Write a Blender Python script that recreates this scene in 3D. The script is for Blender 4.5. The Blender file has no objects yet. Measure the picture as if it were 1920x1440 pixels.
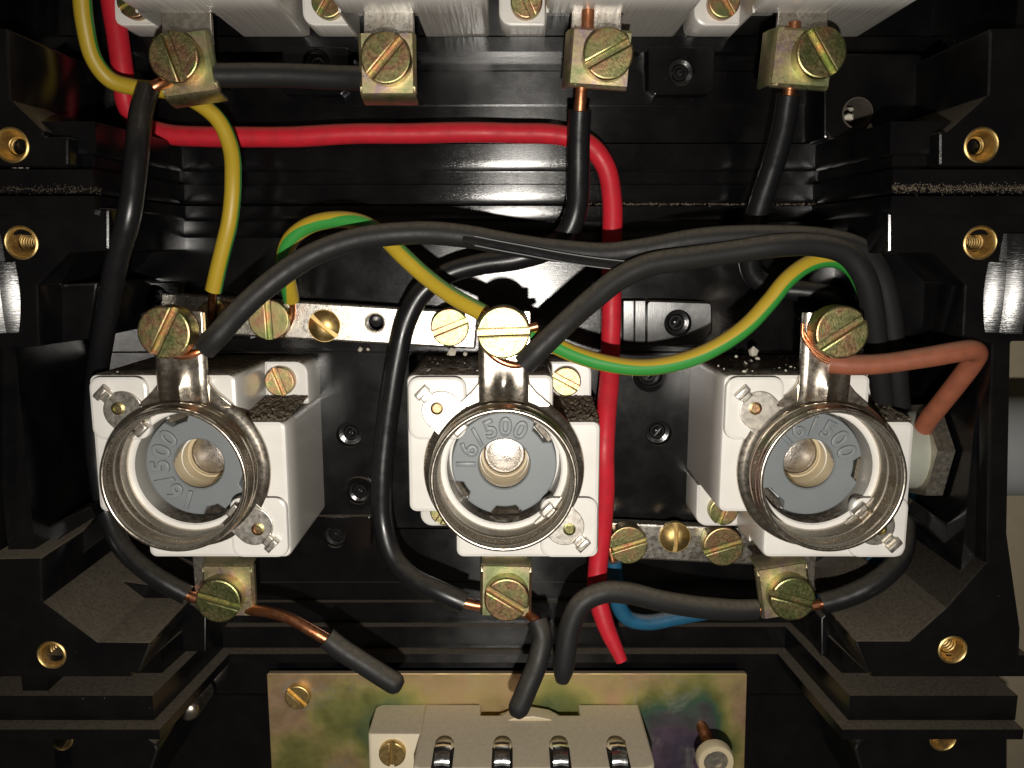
import bpy, bmesh, math, random
from mathutils import Vector, Matrix, geometry, noise as mnoise
random.seed(7)
R_ = math.radians
SC = bpy.context.scene
COL = SC.collection
SC.unit_settings.system = 'METRIC'
SC.unit_settings.scale_length = 0.01          # one unit is one centimetre: a fuse box seen from 15 cm

# ---------------------------------------------------------------- camera, world, flash lamp, exposure
F, D, TH = 1550.0, 19.5, R_(9.2)              # focal length in photo pixels, camera height over the box floor, pitch
cam = bpy.data.cameras.new('camera')
cam.sensor_width = 36.0
cam.lens = F / 1920 * 36
cam.clip_start, cam.clip_end = 0.5, 400
camo = bpy.data.objects.new('camera', cam)
COL.objects.link(camo)
camo.location = (0, -D, 0)
camo.rotation_euler = (R_(90) - TH, 0, 0)
SC.camera = camo

w_ = bpy.data.worlds.new('World')
SC.world = w_
w_.use_nodes = True
w_.node_tree.nodes['Background'].inputs[0].default_value = (1.0, 0.88, 0.72, 1)
w_.node_tree.nodes['Background'].inputs[1].default_value = 0.042

ld = bpy.data.lights.new('flash', 'SPOT')
ld.spot_size = R_(104); ld.spot_blend = 1.0
ld.energy = 17000
ld.color = (1.0, 0.945, 0.865)
ld.shadow_soft_size = 0.22
lo = bpy.data.objects.new('flash', ld)
COL.objects.link(lo)
lo.location = (0.1, -22.3, -3.0)
lo.rotation_euler = (R_(90) - R_(3), 0, 0)

SC.view_settings.view_transform = 'Standard'
SC.view_settings.look = 'None'
SC.view_settings.exposure = 0
SC.view_settings.gamma = 1

# ---------------------------------------------------------------- coordinates: u right, v up, w out of the box
def Q(px, py, w):
    s, c = math.sin(TH), math.cos(TH)
    x = (px - 960) / F
    y = (720 - py) / F
    dv = -s + y * c
    dw = -c - y * s
    t = (D - w) / (-dw)
    return (x * t, dv * t, w)

def W3(p):
    return Vector((p[0], -p[2], p[1]))

def QU(px, py, w): return Q(px, py, w)[0]
def QV(py, w): return Q(960, py, w)[1]

# ---------------------------------------------------------------- mesh builder
def ccw(poly):
    a = sum(poly[i][0] * poly[(i + 1) % len(poly)][1] - poly[(i + 1) % len(poly)][0] * poly[i][1] for i in range(len(poly)))
    return list(poly) if a > 0 else list(reversed(poly))

def inset(poly, d):
    n = len(poly); out = []
    for i in range(n):
        p0, p1, p2 = Vector(poly[i - 1][:2]), Vector(poly[i][:2]), Vector(poly[(i + 1) % n][:2])
        e1 = (p1 - p0).normalized(); e2 = (p2 - p1).normalized()
        n1 = Vector((-e1.y, e1.x)); n2 = Vector((-e2.y, e2.x))
        m = n1 + n2
        l = m.length_squared
        m = m * (2 / l) if l > 0.15 else n1
        if m.length > 2: m = m.normalized() * 2
        out.append(tuple(p1 + m * d))
    return out

def roundpoly(pts, r, seg=5):
    pts = ccw([(p[0], p[1]) for p in pts]); n = len(pts); out = []
    rs = r if isinstance(r, (list, tuple)) else [r] * n
    for i in range(n):
        p0, p1, p2 = Vector(pts[i - 1]), Vector(pts[i]), Vector(pts[(i + 1) % n])
        a = (p0 - p1); b = (p2 - p1)
        la, lb = a.length, b.length
        a.normalize(); b.normalize()
        ang = math.acos(max(-1, min(1, a.dot(b))))
        rr = rs[i]
        if rr <= 1e-5 or ang > 3.05:
            out.append(tuple(p1)); continue
        t = min(rr / math.tan(ang / 2), la * .45, lb * .45)
        rr = t * math.tan(ang / 2)
        c = p1 + (a + b).normalized() * (rr / math.sin(ang / 2))
        s = p1 + a * t - c; e = p1 + b * t - c
        a0 = math.atan2(s.y, s.x); a1 = math.atan2(e.y, e.x)
        da = (a1 - a0 + math.pi) % (2 * math.pi) - math.pi
        for k in range(seg + 1):
            q = a0 + da * k / seg
            out.append((c.x + rr * math.cos(q), c.y + rr * math.sin(q)))
    return out

def circle(c, r, n=32, a0=0, a1=360):
    full = abs(a1 - a0) >= 360
    m = n if full else n + 1
    return [(c[0] + r * math.cos(R_(a0 + (a1 - a0) * k / n)), c[1] + r * math.sin(R_(a0 + (a1 - a0) * k / n))) for k in range(m)]

def rect(u0, v0, u1, v1): return [(u0, v0), (u1, v0), (u1, v1), (u0, v1)]

def rot2(pts, a, c=(0, 0)):
    ca, sa = math.cos(R_(a)), math.sin(R_(a))
    return [(c[0] + (x - c[0]) * ca - (y - c[1]) * sa, c[1] + (x - c[0]) * sa + (y - c[1]) * ca) for x, y in pts]

class MB:
    def __init__(s): s.v = []; s.f = []; s.uv = []; s.g = []
    def add(s, vs, fs, uvs=None):
        b = len(s.v); s.v += [tuple(p) for p in vs]; s.g.append((b, len(s.v)))
        for i, f in enumerate(fs):
            s.f.append([b + k for k in f]); s.uv.append(uvs[i] if uvs else None)
    def prism(s, poly, w0, w1, bev=0.0, holes=(), bottom=False, axis='w', hb=0.0):
        poly = ccw([(p[0], p[1]) for p in poly]); n = len(poly)
        lv = [(w0, 0)]
        if bev > 0: lv += [(w1 - bev, 0), (w1 - bev * .29, bev * .29), (w1, bev)]
        else: lv += [(w1, 0)]
        rings = [(w, inset(poly, d) if d else poly) for w, d in lv]
        M = (lambda x, y, z: (x, y, z)) if axis == 'w' else ((lambda x, y, z: (x, z, y)) if axis == 'v' else (lambda x, y, z: (z, x, y)))
        vs, fs = [], []
        for w, pl in rings: vs += [M(x, y, w) for x, y in pl]
        for k in range(len(rings) - 1):
            for i in range(n):
                j = (i + 1) % n
                fs.append((k * n + i, k * n + j, (k + 1) * n + j, (k + 1) * n + i))
        top = rings[-1][1]
        hs = [list(reversed(ccw(h))) for h in holes]
        htop = []
        for h in hs:
            m = len(h); b = len(vs)
            if hb:
                hi = inset(h, hb)      # ring order reversed: widens the hole
                ho = h
                vs += [M(x, y, w1) for x, y in hi] + [M(x, y, w1 - hb) for x, y in ho] + [M(x, y, w0) for x, y in ho]
                L = 3; htop.append(hi)
            else:
                vs += [M(x, y, w1) for x, y in h] + [M(x, y, w0) for x, y in h]
                L = 2; htop.append(h)
            for q in range(L - 1):
                for i in range(m):
                    j = (i + 1) % m
                    fs.append((b + q * m + i, b + q * m + j, b + (q + 1) * m + j, b + (q + 1) * m + i))
        def cap(polys, w):
            b = 0; fl = []; fs = []
            for pl in polys: fl += [M(x, y, w) for x, y in pl]
            if len(polys) == 1 and len(polys[0]) == 4:
                fs.append(tuple(range(b, b + 4)))
            else:
                for t in geometry.tessellate_polygon([[Vector((x, y, 0)) for x, y in pl] for pl in polys]):
                    fs.append(tuple(b + k for k in t))
            caps.append((fl, fs))
        caps = []
        cap([top] + htop, w1)
        if bottom: cap([poly] + hs, w0)
        s.add(vs, fs)
        for cv, cf in caps: s.add(cv, cf)
        return s
    def lathe(s, prof, c=(0, 0), n=40, axis='w', helix=None, cap0=False, cap1=False):
        vs, fs = [], []
        M = (lambda x, y, z: (c[0] + x, c[1] + y, z)) if axis == 'w' else ((lambda x, y, z: (z, c[0] + x, c[1] + y)) if axis == 'u' else (lambda x, y, z: (c[0] + x, z, c[1] + y)))
        for r, w in prof:
            for i in range(n):
                a = 2 * math.pi * i / n
                rr = r if helix is None else helix(r, w, a)
                vs.append(M(rr * math.cos(a), rr * math.sin(a), w))
        for k in range(len(prof) - 1):
            for i in range(n):
                j = (i + 1) % n
                fs.append((k * n + i, k * n + j, (k + 1) * n + j, (k + 1) * n + i))
        if cap0: fs.append(tuple(range(n)))
        if cap1: fs.append(tuple(range((len(prof) - 1) * n, len(prof) * n)))
        s.add(vs, fs); return s
    def tube(s, pts, R, n=18, sub=8, taper=None, closed_ends=True, phase=0.0, straight=False, twist=None):
        P = [Vector(p) for p in pts]
        if straight or len(P) == 2:
            C = []
            for i in range(len(P) - 1):
                for k in range(sub if i or True else 1): C.append(P[i].lerp(P[i + 1], k / sub))
            C.append(P[-1])
        else:
            E = [P[0] * 2 - P[1]] + P + [P[-1] * 2 - P[-2]]
            C = []
            for i in range(1, len(E) - 2):
                p0, p1, p2, p3 = E[i - 1:i + 3]
                # centripetal Catmull-Rom
                t0 = 0; t1 = t0 + max((p1 - p0).length, 1e-4) ** .5; t2 = t1 + max((p2 - p1).length, 1e-4) ** .5; t3 = t2 + max((p3 - p2).length, 1e-4) ** .5
                for k in range(sub):
                    t = t1 + (t2 - t1) * k / sub
                    a1 = p0 * ((t1 - t) / (t1 - t0)) + p1 * ((t - t0) / (t1 - t0))
                    a2 = p1 * ((t2 - t) / (t2 - t1)) + p2 * ((t - t1) / (t2 - t1))
                    a3 = p2 * ((t3 - t) / (t3 - t2)) + p3 * ((t - t2) / (t3 - t2))
                    b1 = a1 * ((t2 - t) / (t2 - t0)) + a2 * ((t - t0) / (t2 - t0))
                    b2 = a2 * ((t3 - t) / (t3 - t1)) + a3 * ((t - t1) / (t3 - t1))
                    C.append(b1 * ((t2 - t) / (t2 - t1)) + b2 * ((t - t1) / (t2 - t1)))
            C.append(P[-1])
        m = len(C)
        if n >= 18:
            C = [c + Vector((mnoise.noise(c * .55 + Vector((R * 50, 7, 1))), mnoise.noise(c * .55 + Vector((2, R * 70, 9))), mnoise.noise(c * .6 + Vector((5, 3, R * 30))))) * .035 * min(1, i / 6, (m - 1 - i) / 6) for i, c in enumerate(C)]
        T = [(C[min(i + 1, m - 1)] - C[max(i - 1, 0)]).normalized() for i in range(m)]
        vs, fs, uvs = [], [], []
        L = 0
        lens = []
        for i in range(m):
            if i: L += (C[i] - C[i - 1]).length
            lens.append(L)
            # frame kept to the box axes: N points as near as it can to the viewer (w)
            N = Vector((0, 0, 1)) - T[i] * T[i].z
            if N.length < .3: N = Vector((0, 1, 0)) - T[i] * T[i].y
            if i and N.normalized().dot(Np) < .2: N = Np - T[i] * T[i].dot(Np)
            N.normalize(); Np = N
            B = T[i].cross(N)
            r = R if taper is None else R * taper(i / (m - 1))
            if n >= 18: r *= 1 + .04 * mnoise.noise(C[i] * .9 + Vector((R * 91, lens[0], 3)))
            for k in range(n):
                a = 2 * math.pi * k / n
                vs.append(C[i] + (N * math.cos(a) + B * math.sin(a)) * r)
        for i in range(m - 1):
            for k in range(n):
                j = (k + 1) % n
                fs.append((i * n + k, i * n + j, (i + 1) * n + j, (i + 1) * n + k))
                p0 = phase if twist is None else twist(i / (m - 1)); p1 = phase if twist is None else twist((i + 1) / (m - 1))
                a0, a1 = k / n, (k + 1) / n
                uvs.append(((a0 + p0, lens[i]), (a1 + p0, lens[i]), (a1 + p1, lens[i + 1]), (a0 + p1, lens[i + 1])))
        if closed_ends:
            fs.append(tuple(range(n))); uvs.append(tuple((k / n + phase, 0) for k in range(n)))
            fs.append(tuple(range((m - 1) * n, m * n))); uvs.append(tuple((k / n + phase, L) for k in range(n)))
        s.add(vs, fs, uvs); return s
    def boxr(s, c, h, rot=(0, 0, 0)):
        from mathutils import Euler
        E = Euler([R_(a) for a in rot]).to_matrix(); c = Vector(c)
        vs = [c + E @ Vector((sx * h[0], sy * h[1], sz * h[2])) for sx in (-1, 1) for sy in (-1, 1) for sz in (-1, 1)]
        s.add(vs, [(0, 1, 3, 2), (4, 6, 7, 5), (0, 4, 5, 1), (2, 3, 7, 6), (0, 2, 6, 4), (1, 5, 7, 3)]); return s
    def slot_head(s, r, w0, w1, slot_w, slot_d, bev=.03, c=(0, 0), n=36, dome=0.0):
        """slotted screw head along w, slot along u"""
        s.lathe([(r, w0), (r, w1 - slot_d)], c, n)
        hw = slot_w / 2
        a = math.degrees(math.asin(hw / r))
        for sg in (1, -1):
            arc = circle((0, 0), r, 20, a, 180 - a)
            pts = [(c[0] + x, c[1] + sg * y) for x, y in arc]
            if dome <= 0:
                s.prism(pts, w1 - slot_d, w1, bev)
            else:
                rings = []
                for q in range(5):
                    f = 1 - q / 5.0
                    z = w1 - dome * (f ** 2.0)
                    rings.append([(c[0] + x * f if True else 0, c[1] + sg * (hw + (y - hw) * f), z) for x, y in arc])
                base = [(c[0] + x, c[1] + sg * y, w1 - slot_d) for x, y in arc]
                allr = [base] + rings
                m = len(arc); vs = []; fs = []
                for rg in allr: vs += rg
                for k in range(len(allr) - 1):
                    for i in range(m):
                        j = (i + 1) % m
                        fs.append((k * m + i, k * m + j, (k + 1) * m + j, (k + 1) * m + i))
                fs.append(tuple(range((len(allr) - 1) * m, len(allr) * m)))
                s.add(vs, fs)
        s.add([(c[0] + r * math.cos(R_(k * 10)), c[1] + r * math.sin(R_(k * 10)), w1 - slot_d) for k in range(36)], [tuple(range(36))])
        return s

def mesh_of(name, mb, mat, ang=38, weld=1e-4):
    bm = bmesh.new()
    uvl = bm.loops.layers.uv.new('UVMap') if any(u for u in mb.uv) else None
    vs = [bm.verts.new(W3(p)) for p in mb.v]
    for f, uv in zip(mb.f, mb.uv):
        try: fc = bm.faces.new([vs[i] for i in f])
        except ValueError: continue
        if uvl and uv:
            for lp, t in zip(fc.loops, uv): lp[uvl].uv = t
    for g0, g1 in mb.g: bmesh.ops.remove_doubles(bm, verts=[v for v in vs[g0:g1] if v.is_valid], dist=weld)
    bmesh.ops.recalc_face_normals(bm, faces=bm.faces)
    for fc in bm.faces: fc.smooth = True
    me = bpy.data.meshes.new(name)
    bm.to_mesh(me); bm.free()
    me.set_sharp_from_angle(angle=R_(ang))
    me.materials.append(mat)
    return me

def link(name, me, parent=None, loc=(0, 0, 0), rot=0.0):
    o = bpy.data.objects.new(name, me); COL.objects.link(o)
    o.location = W3(loc)
    o.rotation_euler = (0, -R_(rot), 0)
    if parent: o.parent = parent
    return o

def obj(name, mb, mat, parent=None, loc=(0, 0, 0), rot=0.0, ang=38):
    return link(name, mesh_of(name, mb, mat, ang), parent, loc, rot)

def tag(o, label, cat, group=None, kind=None):
    if label: o['label'] = label
    if cat: o['category'] = cat
    if group: o['group'] = group
    if kind: o['kind'] = kind
    return o

def empty(name, loc, label, cat, group=None):
    o = bpy.data.objects.new(name, None); COL.objects.link(o)
    o.location = W3(loc); o.empty_display_size = .3
    return tag(o, label, cat, group)

def copy_tree(o, parent=None):
    c = o.copy(); COL.objects.link(c)
    c.parent = parent
    for ch in list(o.children): copy_tree(ch, c)
    return c

# ---------------------------------------------------------------- materials
class NT:
    def __init__(s, name):
        s.m = bpy.data.materials.new(name); s.m.use_nodes = True
        s.t = s.m.node_tree; s.n = s.t.nodes
        s.b = s.n['Principled BSDF']; s.out = s.n['Material Output']
        s.obj = s.node('ShaderNodeTexCoord').outputs['Object']
    def node(s, ty, **kw):
        n = s.n.new(ty)
        for k, v in kw.items(): setattr(n, k, v)
        return n
    def l(s, a, b): s.t.links.new(a, b)
    def noise(s, scale, detail=4, rough=.55, stretch=None, vec=None, dim='3D', dist=0):
        v = vec or s.obj
        if stretch:
            mp = s.node('ShaderNodeMapping'); mp.inputs['Scale'].default_value = stretch
            s.l(v, mp.inputs[0]); v = mp.outputs[0]
        n = s.node('ShaderNodeTexNoise'); n.inputs['Scale'].default_value = scale
        n.inputs['Detail'].default_value = detail; n.inputs['Roughness'].default_value = rough
        n.inputs['Distortion'].default_value = dist
        s.l(v, n.inputs['Vector']); return n.outputs['Fac']
    def ramp(s, fac, stops, interp='LINEAR'):
        r = s.node('ShaderNodeValToRGB'); r.color_ramp.interpolation = interp
        e = r.color_ramp.elements
        while len(e) < len(stops): e.new(.5)
        for el, (p, c) in zip(e, stops):
            el.position = p; el.color = (c, c, c, 1) if isinstance(c, (int, float)) else (*c, 1)
        s.l(fac, r.inputs[0]); return r.outputs[0]
    def math(s, op, a, b=None, clamp=False):
        n = s.node('ShaderNodeMath', operation=op); n.use_clamp = clamp
        for i, x in enumerate((a, b)):
            if x is None: continue
            if isinstance(x, (int, float)): n.inputs[i].default_value = x
            else: s.l(x, n.inputs[i])
        return n.outputs[0]
    def mix(s, fac, a, b, mode='MIX'):
        n = s.node('ShaderNodeMix', data_type='RGBA', blend_type=mode)
        for sock, x in ((n.inputs[0], fac), (n.inputs[6], a), (n.inputs[7], b)):
            if isinstance(x, (int, float)): sock.default_value = x if sock.type == 'VALUE' else (x, x, x, 1)
            elif isinstance(x, tuple): sock.default_value = (*x, 1)
            else: s.l(x, sock)
        return n.outputs[2]
    def set(s, **kw):
        for k, v in kw.items():
            i = s.b.inputs[k.replace('_', ' ')]
            if isinstance(v, (int, float)): i.default_value = v
            elif isinstance(v, tuple): i.default_value = (*v, 1) if i.type == 'RGBA' else v
            else: s.l(v, i)
        return s
    def bump(s, h, strength=.3, dist=.02, normal=None):
        b = s.node('ShaderNodeBump'); b.inputs['Strength'].default_value = strength; b.inputs['Distance'].default_value = dist
        s.l(h, b.inputs['Height'])
        if normal: s.l(normal, b.inputs['Normal'])
        return b.outputs[0]
    def up(s, lo=.45, hi=.9):
        g = s.node('ShaderNodeNewGeometry'); x = s.node('ShaderNodeSeparateXYZ')
        s.l(g.outputs['Normal'], x.inputs[0])
        r = s.node('ShaderNodeMapRange'); r.inputs[1].default_value = lo; r.inputs[2].default_value = hi
        r.interpolation_type = 'SMOOTHSTEP'
        s.l(x.outputs[2], r.inputs[0]); return r.outputs[0]
    def dust(s, col=(.17, .145, .11), lo=.45, hi=.9, amount=1.0, scale=6, speck=0.0):
        """settled dust: a matt layer on whatever faces up in the room"""
        u = s.up(lo, hi)
        n = s.ramp(s.noise(scale, 6, .7), [(.28, .45), (.6, 1)])
        f = s.math('MULTIPLY', s.math('MULTIPLY', u, n), amount, True)
        if speck:
            v = s.node('ShaderNodeTexVoronoi'); v.inputs['Scale'].default_value = 5.5
            s.l(s.obj, v.inputs['Vector'])
            sz = s.math('MULTIPLY', s.ramp(s.noise(3.1, 2), [(.45, 0), (.75, 1)]), speck)
            d = s.math('LESS_THAN', v.outputs['Distance'], sz)
            f = s.math('MAXIMUM', f, s.math('MULTIPLY', d, .8))
        db = s.node('ShaderNodeBsdfDiffuse')
        cn = s.mix(s.noise(scale * 7, 5, .7), tuple(c * .55 for c in col), tuple(min(1, c * 1.5) for c in col))
        s.l(cn, db.inputs['Color'])
        mx = s.node('ShaderNodeMixShader')
        s.l(f, mx.inputs[0]); s.l(s.b.outputs[0], mx.inputs[1]); s.l(db.outputs[0], mx.inputs[2])
        s.l(mx.outputs[0], s.out.inputs[0]); return s

M = {}
def mat_black(name, dust=.95, brush='u', rough=(.16, .22), aniso=.94, bs=.2, grain=.03, wav=.12):
    t = NT(name)
    fine = t.noise(1.0, 3, .6, (3.5, 3.5, 95) if brush == 'u' else (95, 3.5, 3.5))
    mid = t.noise(9, 4, .6)
    gr = t.noise(150, 2, .5)
    sm = t.noise(1.3, 4, .6)
    h = t.math('ADD', t.math('MULTIPLY', fine, .8), t.math('ADD', t.math('MULTIPLY', mid, wav), t.math('MULTIPLY', gr, grain)))
    t.set(Base_Color=t.mix(t.ramp(sm, [(.4, 0), (.7, 1)]), (.0026, .0026, .0032), (.0058, .0053, .005)),
          Roughness=t.ramp(sm, [(.3, rough[0]), (.7, rough[1])]), Normal=t.bump(h, bs, .006), IOR=1.58)
    c = t.node('ShaderNodeCombineXYZ')
    c.inputs[0].default_value = .04 if brush == 'u' else 1; c.inputs[2].default_value = 1 if brush == 'u' else .04
    t.l(c.outputs[0], t.b.inputs['Tangent']); t.b.inputs['Anisotropic'].default_value = aniso
    t.dust(col=(.135, .115, .088), amount=dust, speck=.055, scale=13)
    return t.m
M['black'] = mat_black('black_bakelite')
M['floor'] = mat_black('grainy_black_bakelite', rough=(.16, .23), aniso=.3, bs=.25, grain=.16, wav=.06)
M['cheek'] = mat_black('worn_black_bakelite', rough=(.17, .26), aniso=.0, bs=.35)
M['black_v'] = mat_black('black_bakelite_vertical', brush='v')

t = NT('porcelain')
st = t.noise(1.0, 4, .6, (26, .7, 26))
gr = t.noise(60, 3, .6); lo_ = t.noise(2.0, 3)
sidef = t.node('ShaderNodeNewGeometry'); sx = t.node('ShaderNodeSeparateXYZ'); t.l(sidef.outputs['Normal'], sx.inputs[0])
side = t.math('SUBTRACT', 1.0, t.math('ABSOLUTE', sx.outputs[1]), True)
dn = t.math('LESS_THAN', sx.outputs[2], -.6)
rib = t.noise(1.0, 2, .5, (9, .35, 1.0))
h = t.math('ADD', t.math('ADD', t.math('MULTIPLY', t.math('MULTIPLY', st, side), 1.3), t.math('MULTIPLY', t.math('MULTIPLY', rib, dn), 7.0)), t.math('MULTIPLY', gr, .6))
pc = t.mix(t.ramp(lo_, [(.3, 0), (.7, 1)]), (.82, .80, .755), (.76, .735, .69))
sp = t.ramp(t.noise(30, 2, .4), [(.76, 0), (.80, 1)])
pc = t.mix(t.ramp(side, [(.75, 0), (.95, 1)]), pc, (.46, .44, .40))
t.set(Base_Color=t.mix(t.math('MULTIPLY', sp, .35), pc, (.25, .2, .15)), Roughness=.26, Normal=t.bump(h, .3, .012), IOR=1.52)
t.b.inputs['Subsurface Weight'].default_value = .0
t.dust(col=(.075, .058, .042), lo=.6, hi=.9, amount=1.0, scale=9)
M['porcelain'] = t.m

def mat_pvc(name, c1, rough=.42, dust=.5, dcol=(.17, .145, .11), lo=.35, spec=.3):
    t = NT(name)
    n = t.noise(4, 4); g = t.noise(70, 3, .6); sc = t.noise(1, 3, .6, (30, 30, 4))
    c2 = tuple(x * .78 for x in c1)
    t.set(Base_Color=t.mix(t.ramp(n, [(.35, 0), (.7, 1)]), c1, c2), Roughness=t.ramp(n, [(.3, rough - .06), (.7, rough + .1)]), Specular_IOR_Level=spec,
          Normal=t.bump(t.math('ADD', t.math('MULTIPLY', g, .4), t.math('MULTIPLY', sc, .3)), .2, .015))
    t.dust(col=dcol, lo=lo, hi=.95, amount=dust, scale=10)
    return t.m
M['cable'] = mat_pvc('black_pvc', (.016, .0155, .0155), .5, .85, (.13, .115, .09), .15)
M['cable_shiny'] = mat_pvc('black_glossy_pvc', (.009, .009, .010), .3, .55, (.1, .09, .07), .25, .5)
M['red'] = mat_pvc('red_pvc', (.56, .018, .032), .45, .5, (.36, .15, .11), .35)
M['brown'] = mat_pvc('brown_pvc', (.30, .098, .052), .5, .45, (.3, .2, .14), .3)
M['blue'] = mat_pvc('blue_pvc', (.014, .10, .19), .5, .5, (.25, .2, .15), .5)

t = NT('yellow_green_pvc')
uvn = t.node('ShaderNodeUVMap'); sx = t.node('ShaderNodeSeparateXYZ'); t.l(uvn.outputs[0], sx.inputs[0])
fr = t.math('FRACT', sx.outputs[0])
d0 = t.math('ABSOLUTE', t.math('SUBTRACT', fr, .5))
gsel = t.ramp(d0, [(.10, 1), (.118, 0)])
n = t.noise(5, 4)
yc = t.mix(n, (.50, .345, .022), (.43, .30, .025))
t.set(Base_Color=t.mix(gsel, yc, (.035, .27, .045)), Roughness=.42, Normal=t.bump(t.noise(60, 3), .15, .015))
t.dust(col=(.3, .22, .12), lo=.45, hi=1.0, amount=.55, scale=10)
M['yg'] = t.m

def mat_metal(name, stops, rough=(.25, .45), nscale=4, bump=.25, grain=45, dust=.3, spec_dirt=.25, bstretch=None):
    t = NT(name)
    oi = t.node('ShaderNodeObjectInfo')
    va = t.node('ShaderNodeVectorMath', operation='ADD')
    mu = t.math('MULTIPLY', oi.outputs['Random'], 37.0)
    cb = t.node('ShaderNodeCombineXYZ'); t.l(mu, cb.inputs[0]); t.l(mu, cb.inputs[2])
    t.l(t.obj, va.inputs[0]); t.l(cb.outputs[0], va.inputs[1])
    n = t.noise(nscale, 5, .6, vec=va.outputs[0])
    sc_ = t.node('ShaderNodeSeparateColor'); t.l(oi.outputs['Color'], sc_.inputs[0])
    n = t.math('ADD', t.math('MULTIPLY', t.math('SUBTRACT', n, .5), 1.5), .5)
    sh = t.math('ADD', n, t.math('MULTIPLY', t.math('SUBTRACT', oi.outputs['Random'], .5), .12))
    sh = t.math('ADD', sh, t.math('SUBTRACT', sc_.outputs[0], 1.0))
    col = t.ramp(sh, stops)
    dirt = t.ramp(t.noise(grain * .5, 6, .7, vec=va.outputs[0]), [(.5, 0), (.68, 1)])
    col = t.mix(t.math('MULTIPLY', dirt, spec_dirt), col, (.06, .045, .03))
    g = t.noise(grain, 4, .65, bstretch, va.outputs[0])
    t.set(Base_Color=col, Metallic=1.0, Roughness=t.ramp(t.noise(grain * .3, 5, .6, vec=va.outputs[0]), [(.3, rough[0]), (.7, rough[1])]), Normal=t.bump(g, bump, .02))
    t.dust(amount=dust, scale=12, lo=.6)
    return t.m
M['chromate'] = mat_metal('yellow_chromate_zinc', [(.28, (.25, .28, .11)), (.42, (.38, .35, .16)), (.52, (.46, .36, .17)), (.62, (.46, .25, .15)), (.72, (.38, .33, .14)), (.82, (.27, .30, .13))], (.28, .46), 2.2, .3, 55, .3, .3, (1, .3, .25))
M['clampmetal'] = mat_metal('pale_chromate_zinc', [(.3, (.36, .40, .20)), (.45, (.55, .50, .28)), (.6, (.58, .46, .30)), (.75, (.44, .33, .36))], (.36, .52), 2.2, .22)
M['nickel'] = mat_metal('tarnished_nickel', [(.3, (.52, .45, .37)), (.6, (.66, .60, .51))], (.22, .36), 2, .03, 30, .3, .07)
M['clip'] = mat_metal('dull_nickel_clip', [(.3, (.56, .52, .46)), (.6, (.70, .66, .59))], (.32, .5), 3, .1, 30, .2, .15)
M['bar'] = mat_metal('tinned_brass_bar', [(.3, (.58, .53, .46)), (.6, (.70, .66, .59))], (.22, .36), 3, .3, 30, .3, .15)
M['brass'] = mat_metal('brass', [(.3, (.55, .38, .14)), (.6, (.72, .52, .22))], (.36, .52), 5, .15, 40, .15, .15)
M['copper'] = mat_metal('copper', [(.3, (.72, .27, .12)), (.6, (.85, .38, .2)), (.8, (.55, .2, .09))], (.26, .4), 6, .2, 30, .05, .1)
M['steel'] = mat_metal('spring_steel', [(.3, (.5, .5, .5)), (.6, (.68, .68, .68))], (.15, .3), 5, .1, 40, .1, .1)
M['gland_nut'] = mat_metal('nickel_nut', [(.3, (.45, .41, .34)), (.6, (.55, .50, .42))], (.4, .55), 5, .1, 40, .8, .15)

t = NT('iridescent_zinc_plate')
n = t.noise(.5, 3, .5, dist=.5)
sx = t.node('ShaderNodeSeparateXYZ'); t.l(t.obj, sx.inputs[0])
cc = t.node('ShaderNodeVectorMath', operation='ADD')
nz = t.node('ShaderNodeTexNoise'); nz.inputs['Scale'].default_value = .55; nz.inputs['Detail'].default_value = 3
t.l(t.obj, nz.inputs['Vector'])
dv = t.node('ShaderNodeVectorMath', operation='MULTIPLY_ADD'); dv.inputs[1].default_value = (1.6, 1.6, 1.6)
t.l(nz.outputs['Color'], dv.inputs[0]); t.l(t.obj, dv.inputs[2])
def blob(px, py, rad, amp):
    q = Q(px, py, .62); ctr = Vector((q[0] - QU(950, 1400, .62) + .8, .8, q[1] - QV(1400, .62) + .8))
    d = t.node('ShaderNodeVectorMath', operation='DISTANCE'); d.inputs[1].default_value = ctr
    t.l(dv.outputs[0], d.inputs[0])
    return t.math('MULTIPLY', t.ramp(t.math('DIVIDE', d.outputs['Value'], rad), [(.0, 1), (.45, .8), (1, 0)], 'EASE'), amp)
f = t.math('ADD', .74, t.math('MULTIPLY', t.math('SUBTRACT', n, .5), .35))
for bl_ in ((1265, 1400, 2.1, .46), (1060, 1335, 1.2, .24), (690, 1350, 1.5, .27), (560, 1440, 1.3, .22), (1010, 1345, .8, .1)):
    f = t.math('SUBTRACT', f, blob(*bl_))
col = t.ramp(f, [(.15, (.42, .34, .12)), (.27, (.10, .08, .13)), (.36, (.16, .11, .16)), (.46, (.08, .17, .10)), (.56, (.30, .31, .09)), (.66, (.52, .44, .16)), (.78, (.56, .36, .22)), (.9, (.50, .44, .2))])
pale = t.ramp(t.noise(1.1, 5, .65, dist=1.0), [(.56, 0), (.72, 1)])
col = t.mix(t.math('MULTIPLY', pale, .5), col, (.5, .5, .42))
col = t.mix(.1, col, (.12, .11, .09))
t.set(Base_Color=col, Metallic=.8, Roughness=t.ramp(t.noise(3, 4), [(.3, .42), (.7, .6)]), Normal=t.bump(t.noise(40, 4), .12, .02))
t.dust(amount=.8, lo=.6)
M['plate'] = t.m

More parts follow.
